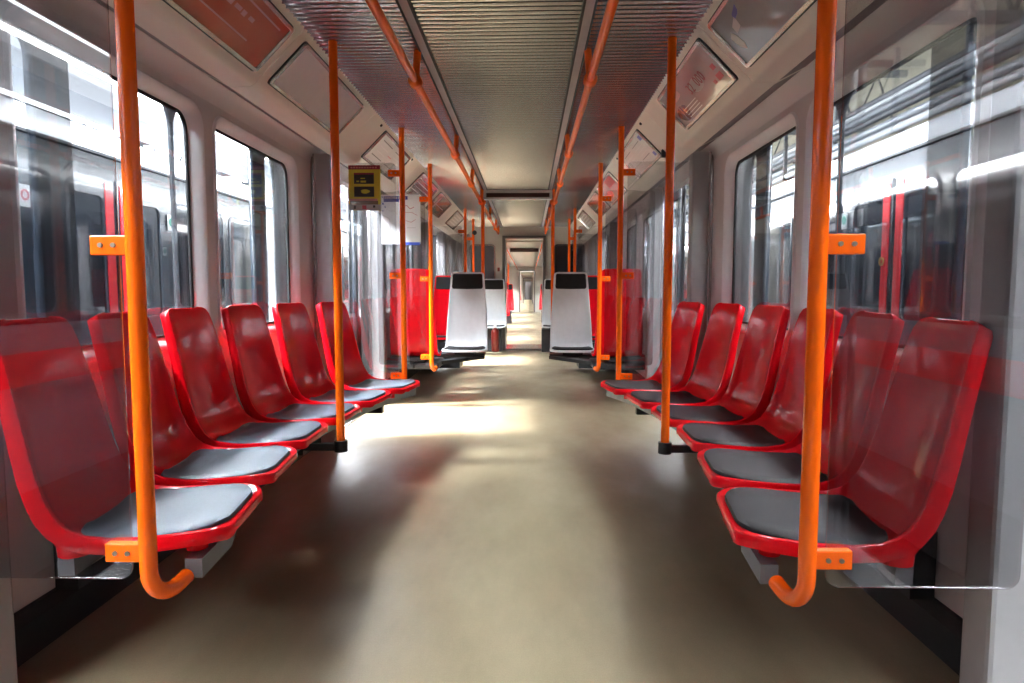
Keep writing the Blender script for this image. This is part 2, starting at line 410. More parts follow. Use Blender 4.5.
def advert(sg, y0, y1, m, label, extras=()):
    r = bpy.data.objects.new('advert_frame', None); COL.objects.link(r); r.location = (sg * .93, (y0 + y1) / 2, 1.95)
    tag(r, label, 'advert')
    def fix(o): o.parent = r; o.matrix_parent_inverse = Matrix.Translation(-Vector(r.location)); return o
    cm = cove_map(sg)
    fix(sheet_obj('frame', [rrect(y0, y1, .022, .252, .018), rrect(y0 + .014, y1 - .014, .036, .238, .010)], .018, M['chrome'], cove_map(sg, .006)))
    fix(sheet_obj('shadow_gap', [rrect(y0 - .006, y1 + .006, .016, .258, .02), rrect(y0 + .001, y1 - .001, .023, .251, .018)], .006, M['rubber'], cove_map(sg, .001)))
    fix(sheet_obj('poster', [rrect(y0 + .012, y1 - .012, .034, .240, .01)], .004, m, cove_map(sg, .004)))
    for nm, lp, mm in extras:
      for lp1 in (lp if isinstance(lp[0], list) else [lp]):
        fix(sheet_obj(nm, [lp1], .0016, M[mm] if isinstance(mm, str) else mm, cove_map(sg, .0075)))
    return r

def text_mesh(txt, size):
    cu = bpy.data.curves.new('t', 'FONT'); cu.body = txt; cu.size = size; cu.align_x = 'CENTER'; cu.align_y = 'CENTER'; cu.extrude = .0006
    o = bpy.data.objects.new('t', cu); COL.objects.link(o)
    dg = bpy.context.evaluated_depsgraph_get(); me = bpy.data.meshes.new_from_object(o.evaluated_get(dg))
    bpy.data.objects.remove(o); bpy.data.curves.remove(cu); me.materials.clear(); return me
def text_obj(name, txt, size, m, fn, parent=None, root=None):
    me = text_mesh(txt, size)
    for v in me.vertices: v.co = fn(v.co.x, v.co.y, v.co.z)
    me.materials.append(m); o = bpy.data.objects.new(name, me); COL.objects.link(o)
    p = parent or root
    if p:
        o.parent = p
        if root: o.matrix_parent_inverse = Matrix.Translation(-Vector(root.location))
    return o

L1 = advert(-1, 1.55, 2.69, M['adred'], 'large red and orange advert panel nearest on the left cove', [
    ('print_line', [rect(1.70 + .055 * i, 1.728 + .055 * i + .008 * (i % 3), .150 + .004 * (i % 2), .170) for i in range(14)], 'pink'),
    ('print_line', [rect(2.2, 2.62, .205, .212), rect(2.0, 2.5, .09, .096)], 'pink')])
L2 = advert(-1, 2.835, 3.80, M['adpale'], 'blank pale advert panel above the second left window')
mapx = [('print_line', [rect(y0 + .09, y0 + .36, z, z + .006) for z in (.08, .20)] + [rect(y0 + .47, y0 + .76, z, z + .006) for z in (.08, .20)], 'signblack') for y0 in (4.40,)] + \
       [('print_line', [rect(4.5, 4.74, .12, .124), rect(4.5, 4.74, .16, .164), rect(4.9, 5.15, .12, .124), rect(4.9, 5.15, .16, .164)], 'signgrey'),
        ('print_line', [rect(4.80, 4.90, .14, .145)], 'printred')]
L3 = advert(-1, 4.39, 5.28, M['adwhite'], 'white line map in a frame on the left cove above the doorway', mapx)
L4 = advert(-1, 5.92, 6.88, M['adpurple'], 'dark purple advert panel on the left cove behind the tall pole', [
    ('print_line', [rect(5.98, 6.8, .08 + .04 * i, .088 + .04 * i) for i in range(4)], 'signgrey')])
L5 = advert(-1, 7.10, 8.05, M['adbrown'], 'brown advert panel on the left cove beyond the purple one', [
    ('print_line', [rect(7.2, 7.9, .12, .13), rect(7.3, 7.35, .05, .22)], 'pink')])
L6 = advert(-1, 8.72, 9.62, M['adwhite'], 'small white line map at far end of left cove', [
    ('print_line', [rect(8.85, 9.5, .08 + .04 * i, .086 + .04 * i) for i in range(4)], 'signgrey')])
def blob(cx, cy, rx, ry, n=18, sq=0): return [(cx + rx * math.cos(2 * PI * i / n) * (1 + .12 * math.sin(3 * 2 * PI * i / n + sq)), cy + ry * math.sin(2 * PI * i / n)) for i in range(n)]
R1 = advert(1, 1.55, 2.69, M['adgrey'], 'large grey advert panel with blue bottle picture nearest on the right cove', [
    ('picture', [[(2.60, .16), (2.63, .145), (2.62, .10), (2.59, .075), (2.575, .10), (2.585, .14)]], 'white'), ('picture', [[(2.50, .19), (2.56, .17), (2.565, .14), (2.51, .15)]], 'signgrey'), ('picture', [[(2.44, .215), (2.50, .20), (2.515, .178), (2.47, .185), (2.45, .195)]], 'blue'),
    ('print_line', [rect(1.85 + .05 * i, 1.88 + .05 * i, .10, .135) for i in range(7)], 'signyellow')])
R2 = advert(1, 2.835, 3.70, M['admauve'], 'pale pink advert with 32 000 print above the second right window', [
    ('picture', [blob(3.55, .09, .09, .045, sq=1)], 'adpurple'), ('picture', [blob(3.17, .14, .10, .035)], 'signgrey'), ('picture', [blob(3.50, .19, .10, .03, sq=2)], 'pink'),
    ('print_line', [rect(2.90, 2.96, .07, .10), rect(2.99, 3.02, .07, .09), rect(2.90, 2.94, .12, .145)], 'printred'),
    ('print_line', [rect(3.30, 3.52, .052 + .016 * i, .056 + .016 * i) for i in range(4)], 'white')])
mR = M['signred']
for i, ch in enumerate('32 000'):
    if ch != ' ': text_obj('number_print', ch, .075, mR, (lambda a, b, d, i=i: cove_map(1, .0095)(3.28 - i * .043 - a, .145 + b, d)), root=R2)
R3 = advert(1, 4.39, 5.26, M['adwhite'], 'white notice with blue symbols in a frame on the right cove above the doorway', [
    ('print_line', [rect(4.45, 4.51, .19, .225), rect(4.45, 4.50, .05, .08)], 'blue'),
    ('print_line', [rect(4.56, 4.8, .20, .205), rect(4.9, 5.15, .20, .205), rect(4.56, 4.8, .09, .095), rect(4.88, 5.15, .09, .095)], 'signblack'),
    ('print_line', [rect(4.55, 4.8, .12 + .025 * i, .1215 + .025 * i) for i in range(3)] + [rect(4.9, 5.15, .12 + .025 * i, .1215 + .025 * i) for i in range(3)], 'signgrey')])
R4 = advert(1, 5.92, 6.88, M['adpale'], 'glossy pale advert with pink corner on the right cove beyond the doorway', [
    ('picture', [rect(6.0, 6.4, .15, .235)], 'printred'), ('picture', [blob(6.6, .11, .18, .04)], 'adpurple')])
R5 = advert(1, 7.10, 8.05, M['adbrown'], 'brownish advert panel on the right cove beyond the pink cornered one', [
    ('print_line', [rect(7.2, 7.9, .12, .13)], 'signgrey')])
R6 = advert(1, 8.72, 9.62, M['adwhite'], 'small white line map at far end of right cove', [
    ('print_line', [rect(8.85, 9.5, .08 + .04 * i, .086 + .04 * i) for i in range(4)], 'signgrey')])
# black latch button beside the right-hand notice, and small cove screws
tag(MB().box(.965, 1.03, 4.30, 4.34, 1.865, 1.915).obj('latch', M['rubber'], bevel=.004), 'small black latch beside the framed notice on right cove', 'latch')
for sg, nm in ((-1, 'left'), (1, 'right')):
    for yy in (4.25, 5.35):
        o = MB().sphere(cove_map(sg, .002)(yy, .255, 0), .010, 8, 6).obj('screw', M['rubber'])
        tag(o, 'tiny black cove screw above the %s doorway, %s end' % (nm, 'near' if yy < 5 else 'far'), 'screw')

# ---------------- red and white seats
def seat_sections(prof):
    n = len(prof); out = []
    for i, (x, z, w, e) in enumerate(prof):
        a = prof[max(i - 1, 0)]; b = prof[min(i + 1, n - 1)]
        t = Vector((b[0] - a[0], 0, b[1] - a[1])).normalized()     # runs from tip to top of back
        nrm = Vector((-t.z, 0, t.x)) * -1                          # towards the sitter
        if nrm.z < -0.2 or (abs(nrm.z) <= .2 and nrm.x < 0): nrm = -nrm
        if i < 6: nrm = Vector((0, 0, 1))
        out.append((Vector((x, 0, z)), nrm, w, e))
    return out
LOW = [(.5265, .424, .138, 0), (.5250, .430, .148, 0), (.5225, .434, .155, 0), (.5175, .436, .165, 0), (.510, .437, .175, .001), (.498, .438, .187, .002), (.480, .438, .199, .003), (.455, .437, .209, .004), (.43, .436, .216, .004),
       (.39, .432, .221, .006), (.33, .426, .222, .009), (.265, .421, .219, .014), (.205, .421, .213, .020), (.163, .430, .209, .026), (.132, .449, .206, .030), (.108, .48, .204, .031),
       (.091, .52, .201, .029), (.078, .57, .198, .025), (.066, .64, .193, .019), (.053, .72, .187, .014), (.038, .80, .181, .010), (.022, .875, .174, .007), (.012, .918, .168, .004),
       (.005, .938, .158, .002), (.001, .947, .140, 0), (-.003, .950, .11, 0)]
HIGH = [(.5025, .424, .165, 0), (.5010, .430, .175, 0), (.498, .433, .184, 0), (.491, .435, .195, .001), (.478, .436, .207, .002), (.45, .435, .218, .004), (.39, .430, .225, .006), (.32, .424, .225, .010), (.25, .422, .222, .016),
        (.20, .428, .219, .022), (.165, .446, .217, .026), (.14, .476, .216, .027), (.122, .52, .215, .025), (.11, .58, .213, .020), (.098, .66, .209, .015), (.084, .76, .203, .011), (.07, .86, .196, .008),
        (.056, .96, .189, .006), (.042, 1.06, .182, .004), (.030, 1.14, .176, .003), (.022, 1.184, .172, .002), (.019, 1.197, .165, .001), (.017, 1.204, .152, 0), (.015, 1.208, .13, 0)]
def shell(prof, skirt=.034):
    rings = []; full = skirt
    for ii, (c, nr, w, e) in enumerate(seat_sections(prof)):
        loop = []; skirt = full * (.50, .78, .93, 1)[min(ii, 3)]
        for t in (-1, -.9, -.72, -.4, 0, .4, .72, .9, 1):
            loop.append((t * (w - .014), e * abs(t) ** 3 - (.004 if abs(t) < .95 else 0)))
        loop += [(w - .004, e - .001), (w, e - .007), (w + .001, e * .6 - skirt * .7), (w - .005, e * .6 - skirt), (w - .014, e * .6 - skirt), (w - .018, e * .5 - .014),
                 (w * .5, -.016), (0, -.018), (-w * .5, -.016),
                 (-w + .018, e * .5 - .014), (-w + .014, e * .6 - skirt), (-w + .005, e * .6 - skirt), (-w - .001, e * .6 - skirt * .7), (-w, e - .007), (-w + .004, e - .001)]
        rings.append([c + Vector((0, a, 0)) + nr * b for a, b in loop])
    return MB().loft(rings)
def pad(prof, i0, i1, inset, thick, R=.055):
    secs = seat_sections(prof)[i0:i1 + 1]; rings = []; n = len(secs)
    # resample finely for round corners
    fine = []
    for i in range(n - 1):
        for q in range(4):
            f = q / 4; fine.append((secs[i][0].lerp(secs[i + 1][0], f), secs[i][1].lerp(secs[i + 1][1], f).normalized(), secs[i][2] * (1 - f) + secs[i + 1][2] * f, secs[i][3] * (1 - f) + secs[i + 1][3] * f))
    fine.append(secs[-1]); L = [0]
    for i in range(1, len(fine)): L.append(L[-1] + (fine[i][0] - fine[i - 1][0]).length)
    T = L[-1]
    for (c, nr, w, e), l in zip(fine, L):
        ww = w - inset
        d = min(l, T - l)
        if d < R: ww -= R - math.sqrt(max(0, R * R - (R - d) ** 2)) + .0
        h = thick * (0.25 if d < .0005 else 1)
        loop = [(-ww, -.003), (-ww, h - .004 + e * .5), (-ww + .006, h + e * .45), (-ww * .6, h + e * .1), (0, h), (ww * .6, h + e * .1), (ww - .006, h + e * .45), (ww, h - .004 + e * .5), (ww, -.003), (0, -.006)]
        rings.append([c + Vector((0, a, 0)) + nr * b for a, b in loop])
    return MB().loft(rings)

def make_low(label, padm):
    t = thing('bench_seat', label, 'seat', group='red seats with %s pads' % ('blue-grey' if padm == 'pad_blue' else 'black'))
    shell(LOW).obj('seat_shell', M['red'], t, smooth=True)
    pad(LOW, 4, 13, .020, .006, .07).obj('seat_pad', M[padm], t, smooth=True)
    for x, rr in ((.435, .027), (.15, .042)):
      for q in (-.13, .13):
        MB().tube([(x, q, .422), (x, q, .40), (x, q, .3735)], [rr * 1.3, rr, rr * .95], 16).obj('mounting_stub', M['red'], t, smooth=True)
    return t
tipx = [.642, .712, .752, .738, .688, .602]
yc = [1.70, 2.185, 2.665, 3.140, 3.610, 4.075]
rots = [8, 6, 1, -4, -7, -10]
ordn = ['first', 'second', 'third', 'fourth', 'fifth', 'sixth']
proto = None
for side, sg in SIDES:
    for i in range(6):
        a = math.radians(rots[i])
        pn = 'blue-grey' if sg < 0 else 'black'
        lab = 'glossy red seat with %s pad, %s from the camera in the %s row' % (pn, ordn[i], side)
        if i == 0: proto = None
        if i == 0: lab = 'nearest red seat in the %s row, behind the glass screen' % side
        if i == 5: lab = 'farthest red seat in the %s row, beside the doorway' % side
        bx, by = tipx[i] + .525 * math.cos(a), yc[i] + (-.262 * math.sin(a))
        # left: faces +X, turned by a about z ; right mirrored
        rz = (a if sg < 0 else PI - a)
        loc = (sg * bx, by, 0)
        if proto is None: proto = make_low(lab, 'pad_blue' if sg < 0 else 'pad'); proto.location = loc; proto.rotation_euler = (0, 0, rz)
        else: copy_tree(proto, loc, rz, lab)

# support frames under the two rows
def arc_x(y, off):
    ys = [1.53, 1.765, 2.23, 2.695, 2.93, 3.16, 3.625, 4.09, 4.32]; xs = [.605, .627, .698, .736, .738, .722, .668, .580, .55]
    for i in range(len(ys) - 1):
        if y <= ys[i + 1] or i == len(ys) - 2:
            if off < .2: off = .085 + .075 * min(1, max(0, (y - 1.75) / .35), max(0, (4.40 - y) / .35))
            f = (y - ys[i]) / (ys[i + 1] - ys[i]); return xs[i] * (1 - f) + xs[i + 1] * f + off
def beam(off, sg, z0=.325, z1=.372, w=.042):
    mb = MB(); ys = [1.53 + (4.32 - 1.53) * i / 14 for i in range(15)]
    rings = [[(sg * (arc_x(y, off) - w / 2), y, z0), (sg * (arc_x(y, off) + w / 2), y, z0), (sg * (arc_x(y, off) + w / 2), y, z1), (sg * (arc_x(y, off) - w / 2), y, z1)] for y in ys]
    return mb.loft(rings)
for side, sg in SIDES:
    t = thing('seat_support_frame', 'grey steel beams carrying the %s row of red seats' % side, 'seat frame', (sg * 1.0, 2.93, 0))
    inv = Matrix.Translation((-sg * 1.0, -2.93, 0))
    parts = [beam(.085, sg).obj('front_beam', M['steel']), beam(.40, sg).obj('rear_beam', M['steel'])]
    for y in (1.9, 2.93, 3.95):
        x0, x1 = sorted((sg * arc_x(y, .06), sg * 1.29))
        parts.append(MB().box(x0, x1, y - .025, y + .025, .275, .325).obj('cross_arm', M['darksteel']))
        x0, x1 = sorted((sg * 1.22, sg * 1.29))
        parts.append(MB().box(x0, x1, y - .03, y + .03, .13, .33).obj('wall_bracket', M['darksteel']))
    # foot of the middle pole
    x0, x1 = sorted((sg * .70, sg * .90))
    parts.append(MB().box(x0, x1, 2.895, 2.925, .300, .330).tube([(sg * .726, 2.91, .295), (sg * .726, 2.91, .345)], .030, 16).obj('pole_foot', M['darksteel']))
    for p in parts: p.parent = t; p.matrix_parent_inverse = inv

# ---------------- orange poles, brackets, glass screens
def pole_obj(sg, y, bend, label, top=2.085, xp=.722, br=True, zlow=.36):
    """bend: +1 curls towards +Y at the foot, -1 towards -Y, 0 straight down to z=zlow"""
    t = thing('grab_pole', label, 'pole', (sg * xp, y, 0), group='orange grab poles')
    R = .075
    if bend:
        pts = [(0, 0, top), (0, 0, 1.2), (0, 0, zlow + .04)]
        for i in range(1, 9):
            a = PI / 2 * i / 8
            pts.append((0 - sg * .012 * (1 - math.cos(a)), bend * R * (1 - math.cos(a)), zlow + .04 - R * math.sin(a)))
        pts += [(-sg * .016, bend * (R + .02), zlow + .04 - R + .004), (-sg * .018, bend * (R + .048), zlow + .04 - R + .008)]
    else: pts = [(0, 0, top), (0, 0, 1.2), (0, 0, zlow)]
    MB().tube(pts, .0185, 18).obj('pole', M['orange'], t, smooth=True)
    if br:
        for z in (1.79, 1.115, .442):
            x0, x1 = sorted((sg * .012, sg * .092))
            b = MB().box(x0, x1, -.010, .012, z - .021, z + .021).obj('bracket', M['orange'], t, bevel=.003)
            for xx in (.040, .068):
                MB().tube([(sg * xx, -.014, z), (sg * xx, -.009, z)], .0052, 10).obj('screw', M['screw'], b)
    return t
pole_y = [(1.40, 1), (4.42, -1), (5.67, 1), (8.77, -1), (10.02, 1)]
nm = ['nearest', 'second', 'third', 'fourth', 'fifth']
for side, sg in SIDES:
    for i, (y, bd) in enumerate(pole_y):
        pole_obj(sg, y, bd, 'orange pole with screen brackets, %s of those on the %s side' % (nm[i], side))
    pole_obj(sg, .15, -1, 'orange screen pole beside the camera position on the %s side' % side)
    pole_obj(sg, 2.91, 0, 'straight orange pole rising between the %s seats from a dark foot' % side, br=False, zlow=.335, xp=.726)
    # pole joined to the overhead rail by the white seat
    p = pole_obj(sg, 7.08, 0, 'straight orange pole hanging from the %s overhead rail beside the white seat' % side, br=False, zlow=.34, top=1.95, xp=.372)
    MB().sphere((0, 0, 1.945), .034).obj('clamp', M['orange'], p, smooth=True)
    MB().tube([(0, 0, .33), (0, 0, .37)], .028, 12).obj('foot', M['darksteel'], p)
    for i, (y, bd) in enumerate([(.15, -1)] + pole_y):
        x0, x1 = .768, 1.185
        yy = y + .013
        g = sheet_obj('glass_screen', [rrect(x0, x1, .372, 1.862, .03)], .008, M['screen'], lambda a, b, d, sg=sg, yy=yy: (sg * a, yy + d + .004, b))
        nmm = (['camera side'] + nm)[i]
        tag(g, 'upright clear glass screen held by the %s orange pole on the %s' % (nmm, side), 'glass screen', 'glass screens by the doors')

# overhead rails
hang_y = [1.4, 3.02, 4.62, 5.90, 7.08, 8.6, 10.1]
for side, sg in SIDES:
    t = thing('overhead_rail', '%s long orange overhead handrail under the ceiling' % side, 'handrail', (sg * .39, 0, 0))
    pts = [(0, -1.5, 1.95), (0, 11.0, 1.95), (-sg * .0, 11.06, 1.965), (0, 11.09, 2.0), (0, 11.09, 2.08)]
    MB().tube(pts, .0175, 16).obj('rail', M['orange'], t, smooth=True)
    for y in hang_y:
        h = MB().tube([(0, y, 1.95), (-sg * .012, y, 2.08)], .0165, 12).obj('hanger', M['orange'], t, smooth=True)
        MB().tube([(0, y - .038, 1.95), (0, y - .022, 1.95), (0, y + .022, 1.95), (0, y + .038, 1.95)], [.019, .030, .030, .019], 16).obj('clamp', M['orange'], h, smooth=True)

# ---------------- seats of the second section
def make_high(name, label, shellm, group):
    t = thing(name, label, 'seat', group=group)
    shell(HIGH, .024).obj('seat_shell', shellm, t, smooth=True)
    pad(HIGH, 3, 9, .022, .012).obj('seat_pad', M['headpad'], t, smooth=True)
    pad([(a, b, w, e) for a, b, w, e in [(.046, 1.035, .184, .004), (.040, 1.07, .181, .004), (.034, 1.11, .178, .003), (.027, 1.15, .174, .003), (.021, 1.184, .166, .002)]], 0, 4, .012, .012, .028).obj('headrest_pad', M['headpad'], t, smooth=True)
    MB().box(.10, .40, -.10, .10, .375, .405).obj('seat_base', M['darksteel'], t)
    return t
w0 = make_high('white_seat', 'grey-white seat with black headrest on the left of aisle facing the camera', M['white_shell'], 'grey-white aisle seats')
w0.location = (-.523, 6.94, 0); w0.rotation_euler = (0, 0, -PI / 2)
copy_tree(w0, (.555, 6.94, 0), -PI / 2, 'grey-white seat with black headrest on the right of aisle facing the camera')
copy_tree(w0, (-.47, 11.13, 0), -PI / 2, 'far grey-white seat against the end wall left of the gangway door')
copy_tree(w0, (.55, 11.13, 0), -PI / 2, 'far grey-white seat against the end wall right of the gangway door')
r0 = make_high('high_back_seat', 'tall red seat seen from behind through the left glass screens', M['red'], 'tall red seats')
r0.location = (-.93, 5.84, 0); r0.rotation_euler = (0, 0, PI / 2)
copy_tree(r0, (.93, 5.84, 0), PI / 2, 'tall red seat seen from behind through the right glass screens')
copy_tree(r0, (-.93, 8.62, 0), -PI / 2, 'tall red seat with black headrest half hidden behind left white seat')
copy_tree(r0, (.93, 8.62, 0), -PI / 2, 'tall red seat with black headrest half hidden behind right white seat')
for side, sg in SIDES:
    t = thing('seat_console', 'low black console and arm carrying the %s white and red seats' % side, 'seat frame', (sg * .9, 6.3, 0))
    inv = Matrix.Translation((-sg * .9, -6.3, 0))
    x0, x1 = sorted((sg * .70, sg * 1.27))
    ps = [MB().box(x0, x1, 5.93, 6.40, .30, .365).obj('console_box', M['darksteel'], bevel=.02)]
    mb = MB(); a = Vector((sg * .34, 6.62, .35)); b = Vector((sg * .95, 5.98, .33)); d = Vector((sg * .02, .07, 0))
    mb.v += [tuple(p + q + r) for p in (a, b) for q in (-d, d) for r in (Vector((0, 0, -.016)), Vector((0, 0, .016)))]
    mb.f += [(0, 1, 3, 2), (4, 6, 7, 5), (0, 4, 5, 1), (2, 3, 7, 6), (0, 2, 6, 4), (1, 5, 7, 3)]
    ps.append(mb.obj('diagonal_arm', M['darksteel'])); x0, x1 = sorted((sg * .33, sg * 1.28))
    ps.append(MB().box(x0, x1, 6.60, 6.80, .345, .374).obj('cross_arm', M['darksteel']))
    ps.append(MB().box(sorted((sg * .74, sg * 1.27))[0], sorted((sg * .74, sg * 1.27))[1], 8.15, 8.55, .05, .374).obj('rear_box', M['darksteel']))
    for p in ps: p.parent = t; p.matrix_parent_inverse = inv
    tag(MB().box(*sorted((sg * .33, sg * .70)), 10.86, 11.20, .0, .374).obj('under_seat_box', M['darksteel'], bevel=.01), 'black box under the far white seat %s of the gangway door' % side, 'box')

# hanging yellow sign on the second left screen, white route map on the third
def fmap(y): return lambda a, b, d: (a, y - d, b)
sx0, sx1, sz0, sz1 = -1.077, -.866, 1.548, 1.842
YS = 4.42
s = thing('notice_sign', 'yellow notice with dark red header taped on left glass screen', 'sign', ((sx0 + sx1) / 2, YS, sz0))
inv = Matrix.Translation((-(sx0 + sx1) / 2, -YS, -sz0))
def sp(nm_, loops, m, d, y=YS):
    o = sheet_obj(nm_, loops, .0015, M[m], lambda a, b, dd: (a, y - d + dd, b)); return o
W_ = sx1 - sx0; H_ = sz1 - sz0
def R_(u0, u1, v0, v1): return rect(sx0 + W_ * u0, sx0 + W_ * u1, sz1 - H_ * v1, sz1 - H_ * v0)
for nm_, lp, m, d in [('board', [R_(0, 1, 0, 1)], 'signyellow', .002), ('header', [R_(0, 1, 0, .09)], 'signred', .004),
                      ('black_box', [R_(.17, .80, .17, .41)], 'signblack', .004), ('black_box', [R_(.17, .80, .47, .70)], 'signblack', .004),
                      ('red_strip', [R_(.17, .80, .165, .205)], 'signred', .0055),
                      ('grey_footer', [R_(0, 1, .87, 1)], 'signgrey', .004), ('pink_band', [R_(.03, .9, .74, .79)], 'pink', .004), ('dark_band', [R_(.03, .92, .79, .87)], 'adbrown', .004),
                      ('footer_symbol', [R_(.42, .55, .89, .98)], 'printred', .0055), ('footer_symbol', [R_(.15, .22, .89, .97), R_(.76, .83, .89, .94)], 'signblack', .0055),
                      ('picture', [blob(sx0 + W_ * .52, sz1 - H_ * .58, .030, .014, sq=1)], 'signyellow', .0055),
                      ('picture', [R_(.25, .33, .34, .37), R_(.38, .55, .34, .38), R_(.38, .52, .28, .30)], 'signyellow', .0055),
                      ('header_print', [R_(.07 + .085 * i, .07 + .085 * i + .06, .035, .065) for i in range(10)], 'pink', .0055)]:
    for l1 in lp: o = sp(nm_, [l1], m, d); o.parent = s; o.matrix_parent_inverse = inv
mx0, mx1, mz0, mz1 = -1.142, -.806, 1.412, 1.828; YM = 5.67
s = thing('route_map', 'large white route map sheet with blue title on left screen beyond the doorway', 'map', ((mx0 + mx1) / 2, YM, mz0))
inv = Matrix.Translation((-(mx0 + mx1) / 2, -YM, -mz0)); W_ = mx1 - mx0; H_ = mz1 - mz0
def Q_(u0, u1, v0, v1): return rect(mx0 + W_ * u0, mx0 + W_ * u1, mz1 - H_ * v1, mz1 - H_ * v0)
def seg(pts, w):
    out = []
    for (u0, v0), (u1, v1) in zip(pts, pts[1:]):
        p = Vector((mx0 + W_ * u0, mz1 - H_ * v0)); q = Vector((mx0 + W_ * u1, mz1 - H_ * v1)); n = (q - p).normalized(); n = Vector((-n.y, n.x)) * w
        out.append([tuple(p + n), tuple(q + n), tuple(q - n), tuple(p - n)])
    return out
for nm_, lp, m, d in [('sheet', [Q_(0, 1, 0, 1)], 'white', .002), ('title_bar', [Q_(.07, .68, .03, .10), Q_(.07, .46, .10, .145)], 'blue', .004),
                      ('symbol', [Q_(.02, .05, .03, .06), Q_(.03, .07, .16, .20), Q_(.09, .12, .23, .26), Q_(.03, .06, .31, .34)], 'blue', .004),
                      ('route_line', seg([(.55, .22), (.66, .22), (.74, .29), (.84, .25)], .0022), 'printred', .004),
                      ('route_line', seg([(.6, .36), (.78, .36), (.92, .42)], .0018) + seg([(.62, .52), (.76, .56), (.88, .50)], .002), 'pink', .0045),
                      ('route_line', seg([(.66, .67), (.88, .67)], .0015) + seg([(.2, .33), (.34, .33), (.42, .40)], .0015), 'signgrey', .0045),
                      ('blue_tape', [Q_(.60, .98, .965, 1.02)], 'bluebright', .0055)]:
    for l1 in lp: o = sp(nm_, [l1], m, d, YM); o.parent = s; o.matrix_parent_inverse = inv
# title lettering blocks in white
for i in range(10): o = sp('title_print', [Q_(.10 + .055 * i, .10 + .055 * i + .035, .045, .085)], 'signgrey', .0055, YM); o.parent = s; o.matrix_parent_inverse = inv

# passenger display
s = thing('passenger_display', 'white boxed dark display across the ceiling before the end wall', 'display', (0, 7.13, 1.95))
MB().box(-.365, .365, -.03, .05, .030, .13).obj('housing', M['white_shell'], s, bevel=.006)
MB().box(-.335, .335, -.034, -.028, .052, .096).obj('screen', M['led'], s)

# ---------------- end wall with gangway door
eax = lambda yy: (lambda a, b, d: (a, yy + d, b))
DX0, DX1, DZ = -.285, .355, 1.885
ew = struct(sheet_obj('wall_end', [[(-1.36, 0), (DX0, 0), (DX0, DZ), (DX1, DZ), (DX1, 0), (1.36, 0), (1.36, 2.16), (-1.36, 2.16)],
      rrect(-.88, -.46, .95, 1.78, .05), rrect(.55, 1.05, .95, 1.78, .05)], .06, M['endwall'], eax(YE + .03)))
for nme, x0, x1 in (('window_left', -.88, -.46), ('window_right', .55, 1.05)):
    nwin += 1
    wf = struct(sheet_obj('window_%d' % nwin, [rrect(x0 - .01, x1 + .01, .94, 1.79, .06), rrect(x0 + .015, x1 - .015, .965, 1.765, .045)], .03, M['rubber'] if x0 > 0 else M['chrome'], eax(YE - .004)))
    sheet_obj('pane', [rrect(x0, x1, .95, 1.78, .05)], .006, M['train_glass'] if x0 > 0 else M['end_glass'], eax(YE + .02), wf)
nf = struct(sheet_obj('door_%d' % (ndoor + 1), [[(DX0 - .045, 0), (DX0, 0), (DX0, DZ), (DX1, DZ), (DX1, 0), (DX1 + .045, 0), (DX1 + .045, DZ + .045), (DX0 - .045, DZ + .045)]], .10, M['doorframe'], eax(YE - .01)))
MB().box(DX0, DX1, YE - .10, YE + .75, .0, .03).obj('threshold', M['chrome'], nf)
# gangway tube
gw = struct(MB().box(DX0 - .10, DX0 - .01, YE + .06, YE + .70, 0, 2.0).box(DX1 + .01, DX1 + .10, YE + .06, YE + .70, 0, 2.0).box(DX0 - .1, DX1 + .1, YE + .06, YE + .70, 1.90, 2.0).obj('trim_20', M['plate']))
# open sliding leaf edge + alarm + knob + extinguisher
tag(MB().box(-.415, -.375, YE - .035, YE - .001, 1.335, 1.40).obj('alarm_box', M['ext'], bevel=.004), 'tiny red alarm box on cream end wall left of gangway door', 'alarm')
t = thing('fire_extinguisher', 'dark red fire extinguisher under the far left white seat', 'fire extinguisher', (-.42, 10.54, 0))
MB().tube([(0, 0, .03), (0, 0, .05), (0, 0, .36), (0, 0, .40), (0, 0, .42)], [.05, .062, .062, .045, .02], 16).obj('cylinder', M['ext'], t, smooth=True)
MB().tube([(0, 0, .41), (0, 0, .46)], .022, 10).obj('valve', M['white'], t)
tag(MB().tube([(-.70, 9.985, 1.878), (-.70, 9.999, 1.878)], .035, 18).obj('round_button', M['rubber']), 'round black disc high on far left orange pole', 'button')

# rear of this car behind the camera
struct(MB().box(-1.36, 1.36, Y0 - .08, Y0, 0, 2.16).obj('wall_rear', M['endwall']))

